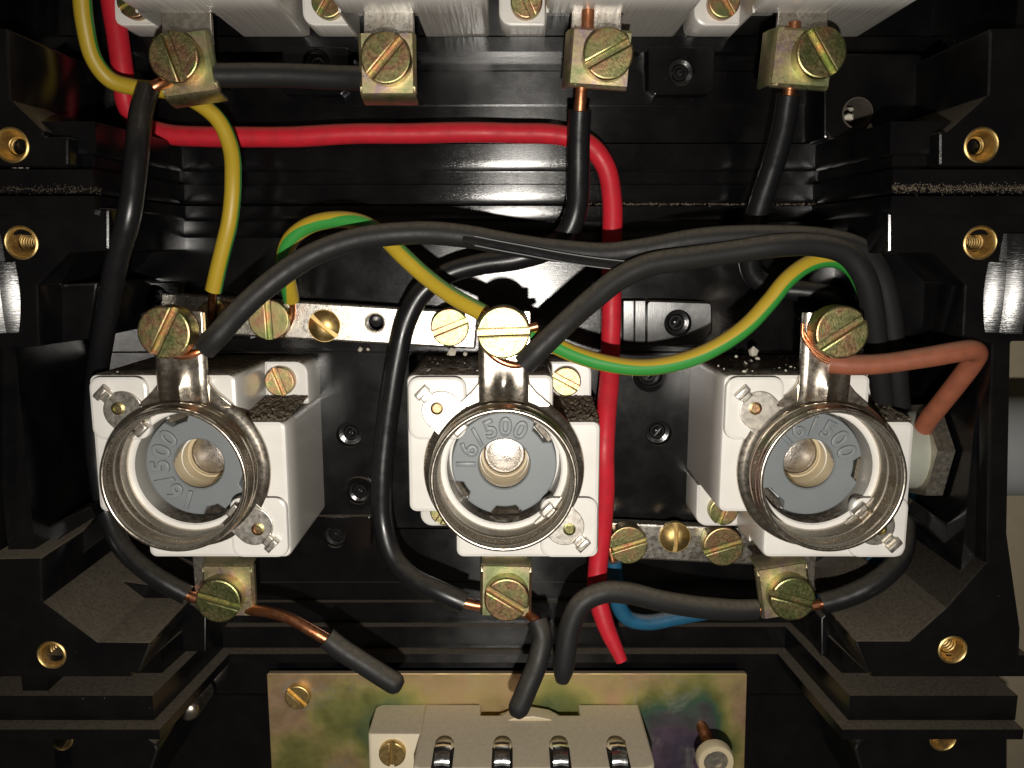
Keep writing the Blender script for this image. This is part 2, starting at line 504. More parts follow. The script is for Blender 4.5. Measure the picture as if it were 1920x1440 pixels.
def mat_plain(name, c, rough, nb=40, b=.12, dust=.5, var=.85, speck=0, dcol=(.17, .145, .11), scale=8):
    t = NT(name)
    t.set(Base_Color=t.mix(t.noise(3, 5), c, tuple(x * var for x in c)), Roughness=rough, Normal=t.bump(t.noise(nb, 4), b, .02))
    t.dust(amount=dust, speck=speck, col=dcol, scale=scale)
    return t.m
M['gauge'] = mat_plain('slate_grey_plastic', (.215, .235, .245), .42, 50, .14, .15)
M['cream'] = mat_plain('cream_ceramic', (.62, .52, .34), .4, 40, .1, .1)
M['connector'] = mat_plain('beige_plastic', (.74, .65, .48), .42, 40, .1, .45, .9, .0, (.36, .30, .23))
M['wall'] = mat_plain('beige_plaster', (.32, .27, .185), .9, 6, .5, .0)
M['conduit'] = mat_plain('grey_conduit_plastic', (.24, .25, .25), .5, 30, .1, .3)
M['gland'] = mat_plain('pale_grey_nylon', (.36, .37, .31), .45, 30, .1, .3)
M['crumb'] = mat_plain('plaster_crumb', (.60, .55, .46), .95, 20, .4, .0)
M['dirt_rim'] = mat_plain('dirty_bore', (.10, .08, .06), .9, 20, .5, 0, .4)
M['hole'] = mat_plain('hole_black', (.004, .004, .004), .6, 20, .05, .0)

# ================================================================ the setting: the wall behind the box
mb = MB().prism(rect(-45, -35, 45, 35), -2.6, -2.0)
tag(obj('wall', mb, M['wall']), None, None, kind='structure')

# ================================================================ the black housings
CX = -0.3
house = empty('fuse_box_housing', (CX, -3, -.9), 'black moulded plastic fuse box housing with dusty stepped edges and brass inserts', 'fuse box')
HL = (CX, -3, -.9)
def hobj(name, mb, mat=None, ang=30):
    mb.v = [(p[0] - HL[0], p[1] - HL[1], p[2] - HL[2]) for p in mb.v]
    return obj(name, mb, mat or M['black'], house, ang=ang)

def profile_strip(prof, u0, u1, nu=1):
    """stepped sheet: prof = [(v, w)], swept along u"""
    m = MB(); n = len(prof)
    vs = [(u, v, w) for u in (u0, u1) for v, w in prof]
    m.add(vs, [(i, i + 1, n + i + 1, n + i) for i in range(n - 1)])
    return m

def yv(lst): return [(QV(y, w), w) for y, w in lst]
# floor of the box: strips at slightly different levels (steps read as thin lines)
def steps(lst):
    """[(y0, y1, w)] bands in photo rows at the middle of the frame; equal v where they meet"""
    out = []
    for y0, y1, w in lst:
        a, b = QV(y0, w), QV(y1, w)
        if out and abs(out[-1][0] - a) < .12: a = out[-1][0]
        out += [(a, w), (b, w)]
    return out
upper = steps([(-260, 77, 0), (80, 97, .35), (101, 138, -.12), (139, 196, .1), (197, 268, 0.0)])
hobj('floor_plate', profile_strip(upper, -10.3, 9.9))
hobj('floor_strip', profile_strip(steps([(440, 559, .04), (562, 659, -.12)]), -10.3, 9.9), M['floor'])
hobj('floor_strip', profile_strip(steps([(992, 1134, -.22), (1137, 1172, -.1)]), -10.3, 9.9))
HOLES = [(655, 815, .30), (672, 925, .27), (1235, 812, .30), (1219, 704, .27)]
hobj('floor_plate', MB().prism(rect(-10.3, QV(990, 0), 9.9, QV(660.5, 0)), -.25, 0, .02, [circle(Q(x, y, 0)[:2], r, 28) for x, y, r in HOLES]), M['floor'])
lower = steps([(1235, 1300, .1), (1304, 1600, -.1)])
hobj('floor_plate', profile_strip(lower, -10.3, 9.9))

def sweep(path, bands, lip=False):
    """bands = [(v0, v1, h_mid, h_side)]; path in (u, w); each band a ledge of its own height over the path"""
    P = [Vector(p) for p in path]; n = len(P)
    nrm = []
    for i in range(n):
        e1 = (P[i] - P[i - 1]).normalized() if i else (P[1] - P[0]).normalized()
        e2 = (P[i + 1] - P[i]).normalized() if i < n - 1 else e1
        m = Vector((-e1.y - e2.y, e1.x + e2.x)); l = m.length_squared
        m = m * (2 / l); nrm.append(m)
    prof = []
    for v0, v1, a, b in bands:
        if lip and v0 - v1 > .3: prof += [(v0, a, b), (v1 + .26, a, b), (v1 + .18, a - .006, b - .006), (v1 + .1, a - .019, b - .019), (v1 + .02, a - .041, b - .041), (v1, a - .06, b - .06)]
        else: prof += [(v0, a, b), (v1, a, b)]
    m = MB(); vs = []; fs = []; k = len(prof)
    for i in range(n):
        side = 0 < i < n - 1 and False
        for v, hm, hs in prof:
            if i in (0, 1, n - 2, n - 1): q = P[i] + Vector((nrm[i].x * hm, hs))
            else: q = P[i] + Vector((nrm[i].x * hm, hm))
            vs.append((q.x, v, q.y))
    for i in range(n - 1):
        for j in range(k - 1):
            fs.append((i * k + j, i * k + j + 1, (i + 1) * k + j + 1, (i + 1) * k + j))
    # close both v ends down to the floor
    for j in (0, k - 1):
        b = len(vs)
        vs += [(P[i].x, prof[j][0], -.5) for i in range(n)]
        for i in range(n - 1): fs.append((i * k + j, (i + 1) * k + j, b + i + 1, b + i))
    m.add(vs, fs); return m

def bv(y, w): return QV(y, w)
def bands_from(lst):
    """[(y0, y1, h_mid, h_side)] in photo rows at the middle (w about h_mid)"""
    out = []
    for y0, y1, a, b in lst:
        v0 = QV(y0, a); v1 = QV(y1, a)
        if out: 
            prev = out[-1]
            if abs(prev[1] - v0) < .12: v0 = prev[1] - .003
        out.append((v0, v1, a, b))
    return out
TOPPATH = [(-11.2, 3.3), (-8.0, 3.3), (-7.7, 0.0), (7.1, 0.0), (7.3, 3.3), (10.6, 3.3)]
hobj('joint_flange', sweep(TOPPATH, bands_from([(270, 321, .28, .28), (322, 347, .14, .14), (349, 383, .30, .55)]), True))
hobj('joint_flange', sweep(TOPPATH, bands_from([(386.5, 415, .30, .55), (416, 446, .16, .4)]), True))
BOTPATH = [(-11.2, 2.4), (-7.8, 2.4), (-7.45, -.1), (7.05, -.1), (7.35, 2.4), (QU(1909, 1300, 3.4), 2.4)]
hobj('joint_flange', sweep(BOTPATH, bands_from([(1095, 1128, -.08, 1.2), (1128, 1171, .06, .06), (1184, 1218, .28, 1.0)])), ang=25)
hobj('joint_flange', sweep(BOTPATH, bands_from([(1230, 1246, .55, 1.3)])), ang=25)
hobj('steel_bolt', MB().lathe([(.27, .2), (.27, 1.1), (.24, 1.2), (.15, 1.28), (.02, 1.3)], Q(352, 1334, 1.2)[:2], 28, cap1=True), M['nickel'], ang=50)

def pxpoly(pts, w): return [Q(x, y, w)[:2] for x, y in pts]
# raised rims of the housings with octagonal corners
hobj('rim', MB().prism(roundpoly(pxpoly([(-160, 60), (38, 64), (46, 195), (105, 252), (105, 262), (150, 262), (150, 316), (-160, 316)], 3.5), .05), -.5, 3.9, .05, [circle(Q(22, 272, 3.9)[:2], .32, 32)]))
hobj('rim', MB().prism(roundpoly(pxpoly([(2080, 60), (1832, 64), (1828, 187), (1755, 252), (1740, 252), (1740, 316), (2080, 316)], 3.5), .05), -.5, 3.9, .05, [circle(Q(1840, 272, 3.9)[:2], .32, 32)]))
hobj('rim', MB().prism(roundpoly(pxpoly([(-160, 390), (205, 390), (205, 470), (130, 475), (72, 535), (75, 650), (-25, 655), (-25, 1048), (78, 1046), (80, 1128), (110, 1150), (182, 1204), (285, 1205), (262, 1262), (-160, 1262)], 3.72), .05, 3), -.5, 3.72, .05, [circle(Q(40, 455, 3.72)[:2], .32, 32), circle(Q(97, 1228, 3.72)[:2], .3, 32)]))
hobj('rim', MB().prism(roundpoly(pxpoly([(2080, 390), (1665, 390), (1665, 475), (1750, 475), (1808, 535), (1803, 632), (1858, 645), (1850, 1055), (1775, 1140), (1705, 1202), (1602, 1202), (1626, 1262), (1911, 1262), (1914, 1180), (1893, 1030), (1889, 1000), (1896, 640), (2080, 640)], 3.72), .05, 3), -.5, 3.72, .05, [circle(Q(1838, 455, 3.72)[:2], .32, 32), circle(Q(1786, 1218, 3.72)[:2], .3, 32)]))
# inner shelves and corner gussets below the rim
hobj('shelf', MB().prism(pxpoly([(60, 536), (182, 531), (166, 636), (62, 650)], 2.9), -.4, 2.9, .04))
hobj('shelf', MB().prism(pxpoly([(-30, 1064), (-30, 1046), (170, 950), (180, 968), (60, 1042)], 2.6), -.4, 2.6, .03))
hobj('shelf', MB().prism(pxpoly([(-20, 1105), (30, 1085), (186, 975), (200, 1000), (110, 1080), (-20, 1125)], 2.1), -.4, 2.1, .03))
hobj('shelf', MB().prism(pxpoly([(75, 1215), (190, 1092), (275, 1104), (345, 1134), (380, 1160), (380, 1230), (75, 1230)], 1.75), -.4, 1.55, .03))
hobj('shelf', MB().prism(pxpoly([(1868, 1075), (1872, 1050), (1712, 938), (1698, 952), (1780, 1030)], 2.6), -.4, 2.6, .03))
hobj('shelf', MB().prism(pxpoly([(1890, 1230), (1790, 1130), (1650, 1075), (1570, 1128), (1540, 1160), (1540, 1230)], 1.75), -.4, 1.75, .03))
hobj('shelf', MB().prism(pxpoly([(1640, 475), (1740, 477), (1790, 535), (1785, 630), (1640, 630)], 2.2), -.4, 2.2, .03))
# sloped cheeks beside the rim that catch the flash
def slope(pts_w, th=.4):
    m = MB(); vs = [Q(x, y, w) for x, y, w in pts_w]
    vs += [(p[0], p[1], p[2] - th) for p in vs]
    n = len(pts_w)
    m.add(vs, [tuple(range(n)), tuple(range(n, 2 * n))] + [(i, (i + 1) % n, n + (i + 1) % n, n + i) for i in range(n)])
    return m
def cheek(u0, du, v0, v1, w0=3.7, k=.52, th=.5, vm=None, nv=14, nu=6):
    m = MB(); vm = (v0 + v1) / 2 if vm is None else vm
    vs = []; fs = []
    for j in range(nv + 1):
        v = v0 + (v1 - v0) * j / nv
        for i in range(nu + 1):
            f = i / nu
            vs.append((u0 + du * f, v, w0 + abs(du) * f * k - .085 * (v - vm) ** 2 - .03 * abs(du) * (2 * f - 1) ** 2))
    for j in range(nv):
        for i in range(nu): fs.append((j * (nu + 1) + i, j * (nu + 1) + i + 1, (j + 1) * (nu + 1) + i + 1, (j + 1) * (nu + 1) + i))
    m.add(vs, fs)
    rim = [j * (nu + 1) for j in range(nv + 1)] + [nv * (nu + 1) + i for i in range(1, nu + 1)] + [j * (nu + 1) + nu for j in range(nv - 1, -1, -1)] + [i for i in range(nu - 1, 0, -1)]
    top = [vs[i] for i in rim]; n = len(top)
    m.add(top + [(p[0], p[1], p[2] - th) for p in top], [(i, (i + 1) % n, n + (i + 1) % n, n + i) for i in range(n)])
    return m
VM = QV(545, 3.8)
va, vb, vc = QV(438, 3.9), QV(492, 3.8), QV(624, 3.8)
uR_ = QU(1839, 560, 3.72); uL_ = QU(43, 560, 3.72)
hobj('sloped_cheek', cheek(uR_, .345, vc, vb, vm=VM), M['cheek'])
hobj('sloped_cheek', cheek(uR_ + .35, .33, vc, va, 3.7 + .35 * .52, vm=VM), M['cheek'])
hobj('sloped_cheek', cheek(uL_, -.33, vc, vb, vm=VM), M['cheek'])
hobj('sloped_cheek', cheek(uL_ - .335, -.7, vc, va, 3.7 + .335 * .52, vm=VM), M['cheek'])
# side walls of the box
hobj('side_wall', MB().prism(rect(-10.4, -13.5, -9.85, 10.5), -.6, 3.2))
hobj('side_wall', MB().prism(rect(9.25, QV(1200, 3), 9.7, QV(250, 3)), -.6, 3.3))
hobj('side_wall', MB().prism(rect(9.4, 3, 10.2, 10.5), -.6, 3.2))
hobj('side_wall', MB().prism(rect(9.2, -13.5, 9.55, -9.8), -.6, 2.6))
hobj('rim', MB().prism(roundpoly(pxpoly([(-120, 1362), (238, 1362), (300, 1400), (250, 1540), (-120, 1540)], 2.9), .2), -.4, 2.9, .06, [circle(Q(112, 1384, 2.9)[:2], .3, 32)]))
hobj('rim', MB().prism(roundpoly(pxpoly([(1890, 1352), (1640, 1362), (1600, 1400), (1650, 1560), (1890, 1560)], 2.9), .2), -.4, 2.9, .06, [circle(Q(1768, 1384, 2.9)[:2], .3, 32)]))
# bosses with counterbored screw holes on the floor
def boss(px, py, w, r_out, r_in, plate=None, wbase=-.3, depth=.45, mat=None):
    c = Q(px, py, w)[:2]
    if plate:
        m = MB().prism(roundpoly(pxpoly(plate, w), .1), wbase, w, .035, [circle(c, r_out, 28)], hb=.02)
    else:
        m = MB().lathe([(r_out * 1.5, w - .1), (r_out * 1.5, w - .02), (r_out * 1.46, w), (r_out * 1.03, w), (r_out, w - .03)], c) if w > .03 else MB().lathe([(r_out * 1.07, -.02), (r_out * 1.05, .012), (r_out, .0)], c)
    o = hobj('screw_boss', m, mat)
    k = MB().lathe([(r_out, w - .02), (r_out * .97, w - depth * .45), (r_in, w - depth * .5), (r_in * .96, w - depth)], c, cap1=True)
    k.v = [(p[0] - HL[0], p[1] - HL[1], p[2] - HL[2]) for p in k.v]
    obj('screw_hole', k, M['black_gloss'], o, ang=30)
    d = MB().slot_head(r_in * .85, w - depth, w - depth * .35, .05, .06, .015, dome=.12)
    e = link('black_screw', mesh_of('black_screw', d, M['black_gloss']), o, (0, 0, 0), 0)
    for v in e.data.vertices:
        ca, sa = math.cos(R_(52)), math.sin(R_(52)); x, z = v.co.x, v.co.z
        v.co.x, v.co.z = x * ca - z * sa + c[0] - HL[0], x * sa + z * ca + c[1] - HL[1]; v.co.y += HL[2]
t = NT('glossy_black_bore')
t.set(Base_Color=(.01, .01, .01), Roughness=.2, Normal=t.bump(t.noise(20, 3), .15, .02)); M['black_gloss'] = t.m
boss(655, 815, 0, .30, .19); boss(672, 925, .1, .27, .19); boss(1235, 812, 0, .30, .2); boss(1219, 704, .1, .27, .19)
boss(628, 1006, .12, .27, .18, [(560, 968), (697, 968), (697, 1020), (676, 1046), (560, 1046)], depth=.32)
boss(1271, 606, .35, .30, .2, [(1212, 563), (1335, 567), (1336, 622), (1312, 652), (1212, 648)], mat=M['black_v'])
boss(1278, 133, .45, .29, .19, [(1214, 86), (1342, 88), (1340, 172), (1322, 178), (1228, 178), (1214, 166)])
boss(592, 118, .45, .29, .19, [(528, 86), (656, 88), (654, 166), (640, 178), (540, 178), (528, 172)])
hobj('boss_ramp', MB().prism(pxpoly([(1190, 563), (1211, 563), (1211, 648), (1190, 648)], .30), -.3, .31, .02), M['black_v'])
hobj('boss_ramp', MB().prism(pxpoly([(1168, 563), (1189, 563), (1189, 648), (1168, 648)], .24), -.3, .26, .02), M['black_v'])
boss(288, 562, .36, .33, .24, [(240, 528), (345, 528), (345, 600), (240, 600)])
# drilled hole through the upper right wall
c = Q(1608, 212, 1.2)
hobj('wall_pad', MB().prism(roundpoly(pxpoly([(1545, 100), (1730, 100), (1730, 262), (1545, 262)], 1.2), .1), -.3, 1.2, .04, [circle(c[:2], .32, 28)]))
o = hobj('drill_hole', MB().lathe([(.325, 1.12), (.33, 1.205), (.30, 1.215), (.29, 1.15), (.285, .3)], c[:2], 32, cap1=True), M['dirt_rim'])
# brass threaded inserts pressed into the rims
def insert(px, py, w, r=.32):
    c = Q(px, py, w)[:2]
    m = MB().lathe([(r, w - .35), (r, w + .015), (r - .025, w + .03), (r - .05, w + .015), (r - .07, w - .03), (.19, w - .16), (.175, w - .2)], c, 36)
    o = hobj('brass_insert', m, M['brass'], ang=50)
    k = MB().lathe([(.175, w - .2 - .012 * i) for i in range(70)], c, 32, cap1=True,
                   helix=lambda rr, z, a: .168 + .02 * math.sin(2 * math.pi * z / .085 - a))
    k.v = [(p[0] - HL[0], p[1] - HL[1], p[2] - HL[2]) for p in k.v]
    obj('thread', k, M['brass'], o, ang=60)
for px, py in ((22, 272), (1840, 272)): insert(px, py, 3.9)
for px, py in ((40, 455), (1838, 455)): insert(px, py, 3.72)
for px, py in ((97, 1228), (1786, 1218)): insert(px, py, 3.72, .3)
for px, py in ((112, 1384), (1768, 1384)): insert(px, py, 2.9, .3)

# ================================================================ fuse holders
BW = 1.96; BH = 1.93
holder_label = {}
def build_holder():
    root = empty('fuse_holder', (0, 0, 0), None, 'fuse holder')
    H = 3.1; S = 2.1
    nl, nr = -1.0, 1.0
    front = [(-BW, -.95), (nl, -.95), (nl, -BH), (BW, -BH), (BW, .97), (nr, .97), (nr, BH), (-BW, BH)]
    body = MB()
    body.prism(roundpoly(front, [.16, .05, .16, .16, .16, .05, .16, .16], 5), S, H, .085, [circle((0, -.02), 1.17, 56)], hb=.03)
    base = [(-BW, -.95), (nl, -.95), (nl, -BH), (-.95, -BH), (-.95, -BH + .5), (.55, -BH + .5), (.55, -BH), (BW, -BH), (BW, .97), (nr, .97), (nr, BH), (-BW, BH)]
    body.prism(roundpoly(base, [.16, .02, .02, .02, .02, .02, .02, .16, .16, .05, .16, .16], 5), 0, S, 0, [circle((0, -.02), .52, 40)])
    # the two feet that take the mounting screws
    body.prism(roundpoly([(-BW, -BH), (nl + .02, -BH), (nl + .02, -.93), (-BW, -.93)], [.28, .05, .05, .05], 6), 0, 1.12, .06)
    body.prism(roundpoly([(BW, BH), (nr - .02, BH), (nr - .02, .95), (BW, .95)], [.28, .05, .05, .05], 6), 0, 1.12, .06)
    # bore: wall and seat
    body.lathe([(1.17, S), (1.17, 2.3), (.5, 2.3)], (0, -.02), 56)
    # raised pads
    for sg in (1, -1):
        pad = [(-1.93 * sg, 1.9 * sg), (-1.93 * sg, .6 * sg), (-.75 * sg, .6 * sg), (-.75 * sg, 1.9 * sg)]
        body.prism(roundpoly(pad, .24, 6), H - .1, H + .09, .065)
    obj('porcelain_body', body, M['porcelain'], root, ang=32)
    # threaded shell
    sh = MB(); c = (0, -.02)
    sh.lathe([(1.29, 3.1), (1.62, 3.12), (1.64, 3.16), (1.62, 3.2), (1.52, 3.22), (1.43, 3.3)], c, 72)
    lev = [3.3 + .022 * i for i in range(32)]
    def hel(r, z, a):
        f = min(1, max(0, (z - 3.3) / .12)) * min(1, max(0, (3.98 - z) / .1))
        return r + .042 * f * math.sin(2 * math.pi * z / .40 + a)
    sh.lathe([(1.43 - .01 * (z - 3.3), z) for z in lev] + [(1.435, 3.995), (1.425, 4.03), (1.39, 4.045), (1.355, 4.03), (1.34, 3.99)] + [(1.345 - .0 * z, z) for z in reversed(lev)] + [(1.29, 3.2), (1.29, 3.08)], c, 72, helix=hel)
    sh.prism(roundpoly([(-.5, 1.9), (.5, 1.9), (.52, 1.75), (.66, 1.58), (.95, 1.33), (.9, 1.28), (-.9, 1.28), (-.95, 1.33), (-.66, 1.58), (-.52, 1.75)], [0, 0, .1, .1, .05, 0, 0, .05, .1, .1], 4), 3.14, 3.235, .02)
    obj('screw_shell', sh, M['nickel'], root, ang=60)
    # gauge ring
    gr = empty_part('gauge_ring', root)
    ring = []
    for k in range(72):
        a = k * 5
        r = 1.10
        if 203 <= a <= 222: r = .94
        if 258 <= a <= 285: r = .93
        if 28 <= a <= 50: r = .93
        ring.append((r * math.cos(R_(a)), r * math.sin(R_(a))))
    g = MB().prism(ring, 2.35, 2.72, .03, [circle((0, 0), .53, 40)], hb=.03)
    obj_in(gr, 'ring_disc', g, M['gauge'])
    for a, ww in ((212, .2), (271, .3), (39, .22)):
        sp = MB()
        c0 = (1.03 * math.cos(R_(a)), 1.03 * math.sin(R_(a)))
        sp.boxr((c0[0], c0[1], 2.55), (.05, ww, .1), (0, 14, a))
        obj_in(gr, 'spring_clip', sp, M['nickel'])
    marks = MB()
    add_text(marks, '16/500', .42, .80, 180, -23.0, 2.72, .075)
    obj_in(gr, 'rating_mark', marks, M['gauge'])
    # ceramic sleeve and foot contact
    slv = MB().lathe([(.53, 2.68), (.52, 2.3), (.505, 2.28), (.50, 1.92), (.455, 1.92), (.45, 1.7)], (0, 0), 40)
    slv.lathe([(.505, 2.0), (.46, 2.0)], (0, 0), 40)
    obj('ceramic_sleeve', slv, M['cream'], root, ang=50)
    ct = MB().lathe([(.452, 1.9), (.43, 1.925), (.40, 1.92), (.36, 1.935), (.25, 1.955), (.12, 1.968), (.03, 1.97)], (0, 0), 36, cap1=True)
    obj('foot_contact', ct, M['contact'], root, ang=70)
    # clip washers with rivets
    for sg, rt in ((1, 0), (-1, 180)):
        m = MB()
        pc = (-1.25 * sg, 1.21 * sg)
        m.prism(circle((0, 0), .40, 32), 3.18, 3.235, .015)
        m.prism(rot2(rect(-.12, -.4, .9, .4), -45), 3.17, 3.22, .01) if False else None
        m.prism(rot2([(-.02, -.4), (.5, -.4), (.5, .4), (-.02, .4)], -45), 3.178, 3.23, .01)
        for q in (1, -1):
            m.prism(rot2(rect(-.12, .34, .12, .50), 45 if q == 1 else -135), 3.18, 3.3, .03)
            m.prism(rot2(rect(-.15, .46, .15, .60), 45 if q == 1 else -135), 3.22, 3.38, .04)
        k = link('retaining_clip', mesh_of('retaining_clip', m, M['clip']), root, (pc[0], pc[1], 0), rt)
        r = MB().lathe([(.13, 3.22), (.13, 3.26), (.09, 3.275), (.085, 3.25), (.02, 3.25)], (0, 0), 24, cap1=True)
        obj('rivet', r, M['chromate'], k, (-.09, .05, 0), ang=30)
    # upper terminal strap with pressed dimple
    st = MB()
    prof = [(1.35, 3.24), (1.62, 3.27), (1.9, 3.3), (3.25, 3.3)]
    n = 14; vs = []; fs = []
    for v, w in prof:
        pass
    rows = [(1.38 + i * .1, 3.235 + min(.07, i * .02)) for i in range(19)]
    for v, w in rows:
        for i in range(n + 1):
            x = -.5 + i / n
            edge = max(0, abs(x) - .4) / .1
            dm = .11 * math.exp(-((x / .13) ** 2)) / (1 + math.exp(-(1.95 - v) * 14)) * 1.0 if v < 2.25 else 0
            vs.append((x, v, w + .07 + dm - .07 * edge ** 2))
    for j in range(len(rows) - 1):
        for i in range(n): fs.append((j * (n + 1) + i, j * (n + 1) + i + 1, (j + 1) * (n + 1) + i + 1, (j + 1) * (n + 1) + i))
    b = len(vs); vs2 = [(x, v, w - .1) for x, v, w in vs]
    fs2 = [tuple(b + q for q in f) for f in fs]
    rim = [(i, i + 1, b + i + 1, b + i) for i in range(n)]
    last = (len(rows) - 1) * (n + 1)
    rim += [(last + i, last + i + 1, b + last + i + 1, b + last + i) for i in range(n)]
    for j in range(len(rows) - 1):
        for i in (0, n): rim.append((j * (n + 1) + i, (j + 1) * (n + 1) + i, b + (j + 1) * (n + 1) + i, b + j * (n + 1) + i))
    st.add(vs + vs2, fs + fs2 + rim)
    obj('terminal_strap', st, M['nickel'], root)
    wsh = MB().prism(roundpoly(rect(-.42, -.38, .42, .38), .04), 3.36, 3.42, .015)
    sq = obj('terminal_washer', wsh, M['nickel'], root, (0.10, 2.84, 0), 0)
    ts = MB().slot_head(.50, 3.55, 4.02, .13, .16, .035)
    ts.lathe([(.3, 3.3), (.3, 3.56)], (0, 0), 24)
    tme = mesh_of('terminal_screw', ts, M['chromate'])
    link('terminal_screw', tme, root, (0, 2.86, 0), 0)
    # lower terminal: tongue, U clamp, screw
    tg = MB().prism(roundpoly(rect(-.5, -BH - 1.35, .5, -BH + .4), .05), 2.02, 2.12, .02)
    obj('terminal_tongue', tg, M['bar'], root)
    cl = MB()
    cl.prism([(-.56, 2.3), (-.56, 2.42), (-.5, 2.48), (.5, 2.48), (.56, 2.42), (.56, 2.3), (.50, 2.3), (.49, 2.38), (.46, 2.41), (-.46, 2.41), (-.49, 2.38), (-.50, 2.3)], -.58, .54, axis='v', bottom=True)
    lip = [(-.72, 1.95), (-.69, 2.2), (-.64, 2.36), (-.56, 2.45), (-.46, 2.48), (-.46, 2.42), (-.54, 2.38), (-.6, 2.3), (-.64, 2.15), (-.66, 1.95)]
    cl.prism(lip, -.54, .54, axis='u', bottom=True)
    link('terminal_clamp', mesh_of('terminal_clamp', cl, M['clampmetal']), root, (0, -BH - 1.02, 0), 0)
    bs = MB().slot_head(.48, 2.46, 2.86, .13, .15, .035)
    link('clamp_screw', mesh_of('clamp_screw', bs, M['chromate']), root, (0.03, -BH - 1.05, 0), 0)
    # mounting screws in the feet
    ms = MB().slot_head(.33, 1.1, 1.36, .1, .1, .03)
    mme = mesh_of('mounting_screw', ms, M['chromate'])
    link('mounting_screw', mme, root, (1.37, 1.50, 0), -70)
    link('mounting_screw', mme, root, (-1.38, -1.5, 0), 60)
    return root

def empty_part(name, parent):
    return {'name': name, 'parent': parent, 'obj': None}
def obj_in(holder, name, mb, mat):
    """first mesh becomes the part itself, the others its sub-parts"""
    if holder['obj'] is None:
        holder['obj'] = obj(holder['name'], mb, mat, holder['parent'])
        return holder['obj']
    return obj(name, mb, mat, holder['obj'])

def add_text(mb, s, size, rad, a0, da, w, depth):
    """embossed characters on an arc"""
    for i, ch in enumerate(s):
        cu = bpy.data.curves.new('rating_mark', 'FONT'); cu.body = ch; cu.size = size * 1.25
        cu.align_x = 'CENTER'; cu.extrude = depth * .6; cu.bevel_depth = .02; cu.bevel_resolution = 1; cu.resolution_u = 4; cu.offset = .004
        o = bpy.data.objects.new('rating_mark', cu)
        COL.objects.link(o)
        dg = bpy.context.evaluated_depsgraph_get()
        me = bpy.data.meshes.new_from_object(o.evaluated_get(dg))
        a = R_(a0 + da * i)
        rot = a - math.pi / 2
        ca, sa = math.cos(rot), math.sin(rot)
        vs = []
        for v in me.vertices:
            x, y = v.co.x, v.co.y - size * .42
            y += rad
            vs.append((x * ca - y * sa, x * sa + y * ca, w + v.co.z))
        mb.add(vs, [tuple(p.vertices) for p in me.polygons])
        bpy.data.objects.remove(o); bpy.data.meshes.remove(me); bpy.data.curves.remove(cu)

M['contact'] = mat_metal('worn_steel_contact', [(.3, (.5, .46, .42)), (.6, (.66, .6, .54))], (.25, .4), 5, .35, 26, .0, .3)
proto = build_holder()

def children(o, name): return sorted([c for c in o.children if c.name.split('.')[0] == name], key=lambda c: c.name)
mids = [(359, 877), (945, 877), (1530, 877)]
specs = []
for px, py in mids:
    p = Q(px, py, 3.1); specs.append((p[0], p[1]))
vt = QV(24, 2.1) + BH
for u in (-6.48, -2.45, 1.68, 5.78): specs.append((u, vt))
labels = [
    'left white porcelain fuse holder of the middle row, 16/500 running down its grey ring',
    'centre white porcelain fuse holder, 16/500 upright at the top of its grey ring',
    'right white porcelain fuse holder with the brown wire on its terminal, beside the cable gland',
    'leftmost porcelain fuse holder of the top row, beside the red and yellow wires',
    'second porcelain fuse holder of the top row, at the right end of the short jumper',
    'third porcelain fuse holder of the top row, its wire crossing over the red wire',
    'rightmost porcelain fuse holder of the top row, near the drilled hole']
grp = ['fuse holders in the middle row'] * 3 + ['fuse holders in the top row'] * 4
#        ring rot, strap screw, clamp rot, clamp du, dv, clamp screw rot, screw du, dv, TR screw, BL screw
par = [(72, 62, 180, .38, .0, -17, .26, -.02, -70, 50), (0, 2, 179, .03, .0, -32, .03, .0, -28, 60), (-46, 34, 190, -.27, .0, -15, -.24, .02, -60, 70),
       (0, 0, 8, .06, .0, -72, -.04, .06, 0, 30), (0, 0, 0, .0, .0, 48, .0, .04, 0, 58), (0, 0, -94, .08, .08, 28, .15, .12, 0, -65), (0, 0, -94, -.05, .08, -57, .14, .14, 0, -58)]
holders = []
for i, ((u, v), lb) in enumerate(zip(specs, labels)):
    h = proto if i == 0 else copy_tree(proto)
    h.location = W3((u, v, 0)); h['label'] = lb; h['group'] = grp[i]
    holders.append(h)
HUES = [(1.0, .98), (.95, .94), (.93, .92), (1.0, .99), (.99, 1.04), (.93, .93), (.9, .89)]
for (hu, hl), h, p in zip(((a, b) if i < 3 else (.95, b) for i, (a, b) in enumerate(HUES)), holders, par):
    children(h, 'terminal_screw')[0].color = (hu, 1, 1, 1); children(h, 'clamp_screw')[0].color = (hl, 1, 1, 1)
    for q in children(h, 'mounting_screw'): q.color = (1.08, 1, 1, 1)
    def setr(o, a): o.rotation_euler = (0, -R_(a), 0)
    gr = children(h, 'gauge_ring')[0]; setr(gr, p[0])
    gr.location = W3((0, -.02, 0))
    setr(children(h, 'terminal_screw')[0], p[1])
    cl = children(h, 'terminal_clamp')[0]; setr(cl, p[2]); cl.location = W3((p[3], -BH - 1.02 + p[4], 0))
    cs = children(h, 'clamp_screw')[0]; setr(cs, p[5]); cs.location = W3((p[6] + .02, -BH - 1.05 + p[7], 0))
    m1, m2 = children(h, 'mounting_screw'); setr(m1, p[8]); setr(m2, p[9])
